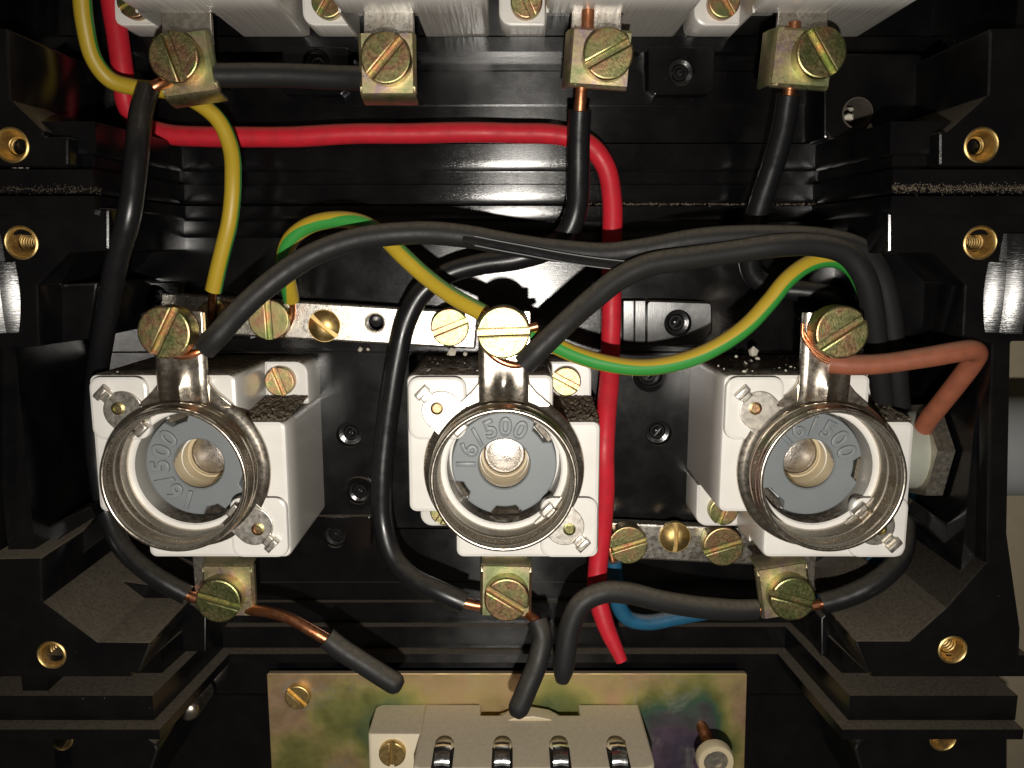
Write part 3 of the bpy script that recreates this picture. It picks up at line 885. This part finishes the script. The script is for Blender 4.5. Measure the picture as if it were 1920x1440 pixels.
# ================================================================ terminal bars
def bar(name, pts, w, th, label, hole=None, grp=None):
    poly = pxpoly(pts, w)
    c = (sum(p[0] for p in poly) / 4, sum(p[1] for p in poly) / 4, w - th)
    loc = [(p[0] - c[0], p[1] - c[1]) for p in poly]
    hs = []
    if hole:
        hc = Q(hole[0], hole[1], w); hs = [circle((hc[0] - c[0], hc[1] - c[1]), hole[2], 28)]
    m = MB().prism(roundpoly(loc, .06), 0, th, .05, hs, hb=.04, bottom=True)
    if hole:
        m.lathe([(hole[2], th - .04), (hole[2] * .97, 0)], (hc[0] - c[0], hc[1] - c[1]), 28)
    o = obj(name, m, M['bar'], None, c)
    tag(o, label, 'terminal bar', grp)
    return o, c
def bar_screw(b, c, px, py, w, r, rot, cheese=True):
    p = Q(px, py, w)
    if cheese: m = MB().slot_head(r, -.42, 0, .115, .13, .03)
    else: m = MB().slot_head(r, -.3, 0, .1, .15, .02, dome=.16)
    k = link('bar_screw', mesh_of('bar_screw', m, M['chromate'] if cheese else M['brass']), b, (p[0] - c[0], p[1] - c[1], p[2] - c[2]), rot)
b, c = bar('earth_bar', [(300, 548), (897, 586), (891, 655), (300, 622)], .62, .3, 'silvery earth terminal bar behind the left fuse terminal, with yellow-green wires', (703, 605, .2))
b1 = b
bar_screw(b, c, 503, 600, 1.02, .455, 92); bar_screw(b, c, 605, 612, .82, .37, -40, False); bar_screw(b, c, 843, 614, .98, .43, 22)
bar_screw(b, c, 400, 597, 1.0, .4, 70)
# bosses that carry the bar are part of the housing floor
hobj('bar_support', MB().prism(pxpoly([(330, 560), (470, 560), (470, 635), (330, 635)], .3), -.3, .3))
hobj('bar_support', MB().prism(pxpoly([(800, 590), (880, 592), (880, 650), (800, 648)], .3), -.3, .3))
b, c = bar('neutral_bar', [(1142, 980), (1480, 994), (1480, 1064), (1142, 1046)], .62, .3, 'dull grey neutral terminal bar low beside the right fuse holder')
bar_screw(b, c, 1178, 1023, 1.02, .455, 18); bar_screw(b, c, 1268, 1012, .84, .37, 90, False); bar_screw(b, c, 1357, 1026, 1.06, .47, 18)
hobj('bar_support', MB().prism(pxpoly([(1190, 990), (1420, 998), (1420, 1050), (1190, 1040)], .3), -.4, .3))

# ================================================================ wires
def wire(name, mat, pts, R, label, cat='wire', group=None, taper=None, phase=0.0, n=18, sub=9, twist=None):
    P = [Q(*p) for p in pts]
    L = P[0]
    m = MB().tube([(a - L[0], b_ - L[1], c_ - L[2]) for a, b_, c_ in P], R, n, sub, taper, phase=phase, twist=twist)
    o = obj(name, m, mat, None, L, ang=50)
    tag(o, label, cat, group)
    return o, L
def conductor(w, pts, R=.115, sub=8, mat='copper', name='conductor'):
    o, L = w
    P = [Q(*p) for p in pts]
    m = MB().tube([(a - L[0], b_ - L[1], c_ - L[2]) for a, b_, c_ in P], R, 14, sub)
    return obj(name, m, M[mat], o, ang=50)
GB = 'black wires'
PINCH = lambda t: 1 if t < .93 else 1 - .4 * ((t - .93) / .07) ** 2
KB = .238
w = wire('black_wire', M['cable_shiny'], [(276, 170, 2.6), (263, 215, 2.95), (255, 275, 3.4), (249, 345, 3.55), (241, 410, 3.6), (220, 490, 3.4), (203, 570, 3.05), (189, 645, 2.6), (181, 720, 2.0), (178, 800, 1.85), (184, 880, 1.8), (200, 960, 1.9), (232, 1028, 2.15), (288, 1080, 2.3), (352, 1116, 2.3)], .22,
         'long glossy black wire running down the left side past the left fuse holder', group=GB)
conductor(w, [(277, 174, 2.62), (292, 161, 2.62), (312, 154, 2.5), (335, 148, 2.28), (370, 145, 2.28)]); conductor(w, [(345, 1113, 2.24), (380, 1126, 2.27), (420, 1134, 2.27)])
w = wire('black_wire', M['cable'], [(404, 141, 2.26), (470, 141, 2.15), (560, 144, 2.1), (640, 147, 2.15), (690, 148, 2.25)], KB, 'short horizontal black jumper wire joining the two left terminals of the top row', group=GB)
conductor(w, [(330, 138, 2.28), (410, 141, 2.27)]); conductor(w, [(685, 148, 2.27), (760, 150, 2.27)])
w = wire('black_wire', M['cable_shiny'], [(1087, 206, 2.2), (1084, 270, 2.0), (1083, 335, 1.8), (1080, 390, 1.6), (1064, 435, 1.5), (1030, 468, 1.4), (970, 487, 1.35), (900, 496, 1.3), (838, 515, 1.3), (790, 552, 1.35), (762, 605, 1.4), (747, 670, 1.4), (735, 740, 1.4), (724, 820, 1.4), (717, 900, 1.45), (718, 980, 1.5), (735, 1040, 1.7), (772, 1083, 1.95), (820, 1108, 2.15), (872, 1131, 2.25)], KB,
         'black wire from the third top terminal, bending down left of the centre fuse holder', group=GB)
conductor(w, [(1103, 18, 2.27), (1101, 60, 2.27), (1096, 110, 2.26), (1090, 170, 2.24), (1087, 212, 2.2)], .125); conductor(w, [(866, 1129, 2.24), (900, 1136, 2.27), (960, 1142, 2.27), (985, 1148, 2.3)])
w = wire('black_wire', M['cable_shiny'], [(1479, 176, 2.25), (1468, 240, 2.0), (1450, 305, 1.7), (1427, 375, 1.4), (1412, 430, 1.2), (1404, 480, 1.0), (1415, 518, .9), (1455, 540, .9), (1510, 546, 1.0), (1565, 558, 1.1), (1612, 590, 1.1), (1636, 640, 1.0), (1655, 720, .9), (1672, 800, .7), (1690, 900, .7), (1698, 980, 1.4), (1686, 1048, 2.1), (1645, 1090, 2.3), (1590, 1118, 2.3), (1540, 1132, 2.25)], KB,
         'black wire from the rightmost top terminal curling behind the right fuse holder', group=GB)
conductor(w, [(1490, 42, 2.27), (1488, 80, 2.27), (1484, 130, 2.26), (1479, 182, 2.24)], .125); conductor(w, [(1545, 1131, 2.25), (1500, 1140, 2.27)])
w = wire('black_wire', M['cable'], [(384, 654, 3.45), (410, 627, 3.5), (450, 582, 3.3), (505, 532, 3.1), (570, 486, 2.95), (640, 456, 2.85), (710, 440, 2.8), (790, 435, 2.75), (870, 443, 2.75), (950, 456, 2.75), (1040, 470, 2.7), (1130, 476, 2.65), (1210, 466, 2.7), (1290, 452, 2.75), (1390, 443, 2.75), (1480, 443, 2.75), (1560, 452, 2.7), (1616, 472, 2.6), (1648, 515, 2.45), (1666, 580, 2.3), (1676, 650, 2.1), (1686, 740, 1.8), (1700, 830, 1.3), (1735, 850, 1.0)], .23,
         'dusty black wire with torn insulation arching from the left fuse holder to the right', group=GB)
conductor(w, [(384, 652, 3.45), (368, 662, 3.5), (340, 668, 3.5), (305, 655, 3.5), (288, 625, 3.5), (295, 595, 3.5)], .07)
# torn sliver of insulation on the arching wire
o, L = w
P = [Q(*p) for p in [(868, 449, 2.97), (920, 457, 2.99), (990, 470, 3.0), (1060, 484, 2.98), (1120, 493, 2.95), (1178, 500, 2.92)]]
obj('torn_insulation', MB().tube([(a - L[0], b_ - L[1], c_ - L[2]) for a, b_, c_ in P], .085, 8, 8), M['cable_shiny'], o)
for dy, w_off in ((-9, .02), (8, .02)):
    P = [Q(x, y + dy, z + w_off) for x, y, z in [(890, 452, 3.03), (930, 460, 3.05), (990, 471, 3.06), (1060, 484, 3.04), (1120, 493, 3.0), (1176, 499, 2.97)]]
    obj('torn_edge', MB().tube([(a - L[0], b_ - L[1], c_ - L[2]) for a, b_, c_ in P], .011, 6, 8), M['conduit'], o)
w = wire('black_wire', M['cable'], [(982, 684, 3.4), (1010, 655, 3.45), (1060, 607, 3.4), (1110, 562, 3.25), (1160, 522, 3.15), (1215, 496, 3.1), (1290, 483, 3.05), (1380, 470, 3.0), (1460, 460, 3.0), (1535, 459, 2.9), (1588, 476, 2.8), (1620, 520, 2.7), (1637, 585, 2.5), (1646, 655, 2.2), (1656, 740, 1.8), (1670, 820, 1.3), (1735, 838, 1.0)], .23,
         'dusty black wire rising from the centre fuse holder terminal and curving down at right', group=GB)
conductor(w, [(984, 682, 3.42), (965, 685, 3.48), (935, 675, 3.5), (910, 650, 3.5), (908, 615, 3.5)], .07)
w = wire('black_wire', M['cable'], [(612, 1196, 2.95), (650, 1224, 2.95), (700, 1256, 2.95), (752, 1288, 2.95)], .235, taper=PINCH, label='loose black wire end at lower left, on a long bare copper bend', group='loose black wire ends')
conductor(w, [(400, 1128, 2.27), (446, 1141, 2.3), (495, 1146, 2.5), (540, 1158, 2.7), (580, 1180, 2.88), (625, 1206, 2.95)], .125)
w = wire('black_wire', M['cable'], [(1007, 1163, 2.6), (1016, 1195, 2.75), (1008, 1240, 2.95), (988, 1290, 3.1), (966, 1342, 3.2)], .225, taper=PINCH, label='loose black wire end hanging below the centre fuse holder over the beige socket block', group='loose black wire ends')
conductor(w, [(955, 1140, 2.27), (985, 1148, 2.33), (1000, 1160, 2.55), (1010, 1172, 2.66)], .115)
w = wire('black_wire', M['cable'], [(1417, 1143, 2.3), (1370, 1143, 2.4), (1300, 1138, 2.5), (1240, 1128, 2.6), (1180, 1114, 2.65), (1130, 1112, 2.7), (1090, 1132, 2.75), (1069, 1175, 2.8), (1060, 1225, 2.85), (1054, 1278, 2.85)], .235, taper=PINCH, label='loose dusty black wire hooking left and down from the right lower clamp', group='loose black wire ends')
conductor(w, [(1500, 1140, 2.27), (1460, 1140, 2.27), (1412, 1143, 2.3)], .12)
# red
w = wire('red_wire', M['red'], [(203, -60, 1.0), (210, 0, .95), (222, 70, .9), (232, 140, .85), (238, 195, .8), (262, 232, .75), (310, 250, .7), (380, 257, .7), (500, 257, .75), (650, 252, .8), (800, 249, .8), (950, 249, .8), (1050, 253, .75), (1105, 273, .7), (1136, 315, .65), (1146, 370, .65), (1147, 450, .7), (1146, 550, .8), (1146, 640, .9), (1143, 710, 1.2), (1136, 780, 1.6), (1132, 850, 1.8), (1134, 920, 1.7), (1130, 990, 1.6), (1121, 1060, 1.6), (1120, 1110, 1.7), (1136, 1170, 1.9), (1166, 1240, 2.1)], .222, taper=PINCH, label=         'red insulated wire running across the box and down to a cut end at the bottom')
# yellow green
G2 = 'yellow and green earth wires'
w = wire('earth_wire', M['yg'], [(150, -70, 2.2), (153, 0, 2.1), (160, 50, 2.0), (176, 110, 1.8), (205, 148, 1.6), (250, 163, 1.5), (310, 170, 1.5), (365, 190, 1.6), (410, 226, 1.6), (434, 280, 1.6), (438, 340, 1.7), (432, 410, 1.7), (418, 470, 1.6), (400, 545, 1.4)], .175, 'yellow earth wire coming in from the top left corner down to the earth bar', group=G2, phase=.80)
conductor(w, [(401, 540, 1.4), (397, 565, 1.2), (396, 600, .9)], .085)
w = wire('earth_wire', M['yg'], [(546, 562, 1.0), (540, 530, 1.3), (534, 490, 1.6), (545, 452, 1.8), (578, 425, 1.9), (625, 413, 2.0), (672, 417, 2.1), (715, 440, 2.2), (758, 480, 2.4), (805, 522, 2.6), (855, 560, 2.9), (908, 588, 3.2)], .178, 'yellow-green earth wire looping from the earth bar up to the centre fuse terminal', group=G2, twist=lambda t: .67 - .27 * min(1, t / .38) if t < .45 else .4 + .32 * min(1, (t - .45) / .25))
conductor(w, [(546, 556, 1.02), (549, 585, .85), (543, 605, .8), (528, 630, .8)], .07); conductor(w, [(900, 583, 3.2), (925, 595, 3.42), (960, 600, 3.45)], .08)
w = wire('earth_wire', M['yg'], [(990, 628, 3.0), (1025, 640, 2.9), (1080, 664, 2.8), (1140, 681, 2.75), (1215, 688, 2.7), (1290, 675, 2.65), (1350, 648, 2.6), (1400, 612, 2.55), (1440, 568, 2.5), (1478, 522, 2.45), (1520, 493, 2.35), (1562, 486, 2.25), (1600, 505, 2.1), (1628, 560, 1.9), (1642, 640, 1.6), (1660, 740, 1.3), (1690, 820, 1.1), (1735, 842, 1.0)], .178, 'yellow-green earth wire sagging right from the centre fuse terminal over the red wire', group=G2, twist=lambda t: .49 - .24 * t)
conductor(w, [(935, 640, 3.44), (970, 622, 3.46), (1008, 611, 3.45)], .085)
# brown
w = wire('brown_wire', M['brown'], [(1553, 680, 3.5), (1600, 683, 3.6), (1660, 680, 3.7), (1730, 670, 3.8), (1795, 660, 3.85), (1822, 658, 3.8), (1831, 664, 3.68), (1824, 680, 3.5), (1798, 715, 3.2), (1765, 757, 2.8), (1735, 795, 2.4), (1718, 830, 1.9), (1728, 850, 1.5)], .2, 'brown wire kinked sharply back from the right fuse terminal into the cable gland')
for k, (dx, dy) in enumerate(((0, 0), (6, 9), (-4, -8), (10, 3))):
    conductor(w, [(1556 + dx * .3, 678 + dy * .5, 3.52), (1530 + dx, 662 + dy, 3.5), (1510 + dx, 640 + dy, 3.48), (1505, 615 + dy, 3.46)], .035)
conductor(w, [(1560, 670, 3.45), (1590, 650, 3.47), (1604, 642, 3.46)], .08)
# blue
w = wire('blue_wire', M['blue'], [(1150, 1052, 1.0), (1153, 1085, 1.0), (1156, 1125, .95), (1175, 1158, .9), (1215, 1166, .85), (1270, 1156, .8), (1350, 1142, .7), (1430, 1138, .6), (1510, 1120, .6), (1580, 1086, .7), (1630, 1062, .8), (1672, 1020, .9), (1700, 950, 1.0), (1712, 880, 1.1), (1740, 858, 1.2)], .19, 'blue wire looping under the black wire from the neutral bar to the cable gland')
conductor(w, [(1150, 1056, 1.0), (1146, 1040, .9), (1142, 1022, .8)], .08)

# ================================================================ cable gland in the right wall
p = Q(1762, 842, 1.75)
g = empty('cable_gland', (8.75, p[1], 1.75), 'pale grey nylon cable gland with a metal hex nut in the right wall', 'cable gland')
hexp = [(1.12 * math.cos(R_(60 * k + 18)), 1.12 * math.sin(R_(60 * k + 18))) for k in range(6)]
obj('hex_nut', MB().prism(hexp, 0.05, .42, .0, [circle((0, 0), .7, 32)], bottom=True, axis='u'), M['gland_nut'], g, ang=25)
sl = MB().lathe([(.86, .1), (.86, -.28), (.84, -.30), (.9, -.32), (.9, -.5), (.86, -.54), (.72, -.54), (.68, -.5), (.66, .3)], (0, 0), 44, axis='u')
obj('nylon_sleeve', sl, M['gland'], g, ang=40)
# conduit outside the box
c = Q(1905, 838, 1.3)
cp = MB().lathe([(1.12, 9.72), (1.12, 20)], (c[1], 1.2), 40, axis='u', cap0=True, cap1=True)
cp.v = [(a - 12, b_ - c[1], z - 1.2) for a, b_, z in cp.v]
tag(obj('conduit_pipe', cp, M['conduit'], None, (12, c[1], 1.2)), 'grey plastic conduit outside the right wall of the box', 'conduit')

# ================================================================ zinc plate and socket block in the lower housing
PW = .62
pl = pxpoly([(500, 1263), (1401, 1263), (1392, 1560), (515, 1560)], PW)
pc = (QU(950, 1400, PW), QV(1400, PW), PW - .14)
loc = [(a - pc[0], b_ - pc[1]) for a, b_ in pl]
plate = obj('mounting_plate', MB().prism(roundpoly(loc, .05), 0, .14, .015, bottom=True), M['plate'], None, pc)
tag(plate, 'iridescent yellow zinc plated steel mounting plate at the bottom of the box', 'mounting plate')
s = Q(557, 1309, .8)
sm = MB().slot_head(.31, -.2, 0, .1, .1, .03)
link('plate_screw', mesh_of('plate_screw', sm, M['brass']), plate, (s[0] - pc[0], s[1] - pc[1], s[2] - pc[2]), -45)
s = Q(1343, 1430, 2.1)
bo = empty('spacer_bolt', (s[0], s[1], PW), 'brass threaded bolt with a cream round spacer on the right of the zinc plate', 'bolt')
obj('bolt_thread', MB().lathe([(.13, .0 + i * .012) for i in range(90)], (0, 0), 20, helix=lambda r, z, a: .13 + .015 * math.sin(2 * math.pi * z / .07 + a)), M['copper'], bo, ang=60)
obj('spacer_ring', MB().lathe([(.29, 1.2), (.41, 1.2), (.43, 1.23), (.43, 1.42), (.40, 1.48), (.29, 1.48), (.27, 1.45)], (0, 0), 40), M['spacer'] if 'spacer' in M else M['cream'], bo, ang=30)
obj('bolt_head', MB().lathe([(.28, 1.0), (.28, 1.43), (.26, 1.45), (.18, 1.45), (.17, 1.40), (.02, 1.40)], (0, 0), 36, cap1=True), M['gland_nut'], bo, ang=30)

vB = QV(1322, PW + .05)
uL, uR = QU(775, 1430, 3.0), QU(1228, 1440, 3.0)
uE = QU(690, 1400, 1.9)
blk = empty('socket_block', (QU(950, 1400, PW), vB - 1.0, PW), 'beige dusty plastic socket block with metal spring contacts on the zinc plate', 'socket block')
BO = (QU(950, 1400, PW), vB - 1.0, PW)
def bl(name, m, mat, parent=blk, ang=32):
    m.v = [(a - BO[0], b_ - BO[1], z - BO[2]) for a, b_, z in m.v]
    return obj(name, m, mat, parent, ang=ang)
u0n, u1n = QU(902, 1335, .8), QU(1085, 1335, .8)
m = MB()
m.prism(roundpoly([(uL, PW + .001), (u0n, PW + .001), (u0n, 1.1), (u0n + .5, 1.1), (u0n + .6, .95), (u1n - .6, .95), (u1n - .5, 1.1), (u1n, 1.1), (u1n, PW + .001), (uR, PW + .001), (uR, 3.2), (uL, 3.2)], [0, .02, .02, .02, .02, .02, .02, .02, .02, 0, .3, .2]), vB - 4, vB, .05, axis='v')
m.prism(roundpoly([(uE, PW + .001), (uL + .05, PW + .001), (uL + .05, 1.9), (uE, 1.9)], [.2, .0, .0, .1]), vB - 4, vB - .004, .04, axis='v')
bl('block_body', m, M['connector'])
s = Q(735, 1416, 2.05)
sm = MB().slot_head(.31, -.15, 0, .1, .1, .03)
k = link('block_screw', mesh_of('block_screw', sm, M['brass']), blk, (s[0] - BO[0], s[1] - BO[1], s[2] - BO[2]), 88)
# latch tongue on the top edge
lt = pxpoly([(936, 1357), (965, 1346), (1000, 1343), (1030, 1348), (1052, 1359), (1020, 1361), (960, 1361)], 1.35)
bl('latch', MB().prism(lt, .95, 1.35, .03), M['cream_plain'] if 'cream_plain' in M else M['cream'])
for px in (832, 942, 1049, 1157):
    u = QU(px, 1412, 2.6); 
    # arched recess rim and bright spring contact
    arch = MB()
    pts = [(u + .22 * math.cos(R_(a)), vB + .0 + .10 * math.sin(R_(a)) + .0, 2.28 + .0 * a) for a in range(0, 181, 20)]
    arch.lathe([(.21, vB - .12), (.21, vB + .05), (.17, vB + .10), (.0, vB + .12)], (u, 2.38), 24, axis='v')
    bl('contact_hood', arch, M['cream'], ang=60)
    ct = MB(); n = 14; vs = []; fs = []
    for i in range(n + 1):
        a = math.pi * i / n
        vv = vB + .22 * math.sin(a) + .02; ww = 2.82 - .32 * math.cos(a)
        for x in (-.165, 0, .165): vs.append((u + x, vv + (.02 if x == 0 else 0), ww))
    for i in range(n):
        for j in range(2): fs.append((i * 3 + j, i * 3 + j + 1, (i + 1) * 3 + j + 1, (i + 1) * 3 + j))
    ct.add(vs, fs)
    bl('spring_contact', ct, M['steel'], ang=60)
    bl('contact_slot', MB().boxr((u, vB, 2.85), (.23, .012, .40)), M['hole'])

# ================================================================ plaster crumbs
bmx = bmesh.new()
bledge = QV(1184, .28) + .004
rnd = random.Random(3)
def crumb(p, r):
    res = bmesh.ops.create_icosphere(bmx, subdivisions=1, radius=r, matrix=Matrix.Translation(W3(p)))
    for v in res['verts']:
        v.co = W3(p) + (v.co - W3(p)) * rnd.uniform(.55, 1.25)
topM = specs[1][1] + BH
for (px, n, lo_u, hi_u) in ((1, 26, -1.8, .0), (2, 40, -2.0, .6), (0, 8, -1.6, -.4)):
    for _ in range(n):
        r = rnd.choice([.02, .02, .025, .03, .04]) * rnd.uniform(.7, 1.2)
        crumb((specs[px][0] + rnd.uniform(lo_u, hi_u), specs[px][1] + BH + r * .5, rnd.uniform(.3, 2.9)), r)
for px, py, w, r in ((846, 661, .9, .11), (872, 664, 1.2, .07), (675, 655, .1, .08), (690, 655, .1, .05), (1412, 662, 1.0, .13), (1408, 678, 1.4, .05), (1396, 684, 1.8, .09), (1420, 672, 1.2, .06), (1380, 668, 1.0, .05)):
    crumb(Q(px, py, w), r)
for px, py, w, r in ((1632, 240, 1.3, .09), (1640, 246, 1.3, .06), (1650, 246, 1.3, .05), (1590, 220, .9, .11), (1596, 205, .8, .08), (28, 313, 3.62, .07), (40, 313, 3.62, .08), (52, 314, 3.62, .05)):
    crumb(Q(px, py, w), r)
for _ in range(260):
    x = rnd.uniform(1600, 1880); crumb((QU(x, 1290, 3.2), bledge + .008, rnd.choice([rnd.uniform(2.6, 3.35), 3.3 - abs(rnd.gauss(0, .07))])), rnd.choice([.008, .012, .017]))
for _ in range(50):
    x = rnd.uniform(50, 250); crumb((QU(x, 1290, 3.2), bledge + .01, rnd.uniform(2.6, 3.4)), rnd.choice([.008, .012, .018]))
me = bpy.data.meshes.new('plaster_crumbs'); bmx.to_mesh(me); bmx.free(); me.materials.append(M['crumb'])
o = bpy.data.objects.new('plaster_crumbs', me); COL.objects.link(o)
tag(o, 'pale plaster crumbs scattered on ledges and fuse holder tops', 'plaster crumbs', kind='stuff')

# brown dirt caked on the lower wall of the mounting notches
bmx = bmesh.new(); rnd = random.Random(11)
for k in range(3):
    pr = [(.955, 3.02), (1.03, 2.5), (1.08, 1.9), (1.12, 1.5), (1.15, 1.14)]
    nu = 22; gv = []
    for i in range(nu + 1):
        uu = 1.0 + .95 * i / nu
        gv.append([bmx.verts.new(W3((specs[k][0] + uu, specs[k][1] + v + (rnd.uniform(-.03, .035) if 0 < j < 12 else 0), w)))
                   for j, (v, w) in enumerate([(pr[q][0] + (pr[q + 1][0] - pr[q][0]) * f / 3, pr[q][1] + (pr[q + 1][1] - pr[q][1]) * f / 3) for q in range(4) for f in range(3)] + [pr[4]])])
    for i in range(nu):
        for j in range(12): bmx.faces.new((gv[i][j], gv[i][j + 1], gv[i + 1][j + 1], gv[i + 1][j]))
for k, n in ((0, 420), (1, 460), (2, 160)):
    for _ in range(n):
        uu = rnd.uniform(1.02, 1.93); ww = rnd.uniform(1.15, 3.0) if rnd.random() < .8 else rnd.uniform(1.2, 1.8)
        crumb((specs[k][0] + uu, specs[k][1] + .975 + max(0, 3.0 - ww) * .085, ww), rnd.choice([.012, .018, .025, .035, .05]) * rnd.uniform(.8, 1.2))
for _ in range(330):
    crumb((QU(rnd.uniform(1090, 1535), 382, .3), QV(383, .31) + rnd.gauss(0, .012), .30 + rnd.uniform(0, .02)), rnd.uniform(.008, .022))
for _ in range(900):
    x = rnd.uniform(1672, 1930); w = 3.85
    crumb((QU(x, 352, w), QV(353, w) + rnd.gauss(0, .04), w), rnd.uniform(.005, .014))
for _ in range(300):
    x = rnd.uniform(-10, 190); w = 3.85
    crumb((QU(x, 352, w), QV(355, w) + rnd.gauss(0, .035), w), rnd.uniform(.004, .01))
me = bpy.data.meshes.new('caked_dirt'); bmx.to_mesh(me); bmx.free(); me.materials.append(mat_plain('brown_dirt', (.19, .15, .105), .9, 25, .5, 0, .4))
o = bpy.data.objects.new('caked_dirt', me); COL.objects.link(o)
tag(o, 'brown crumbly dirt caked in the fuse holder notches and along the housing joint', 'dirt', kind='stuff')
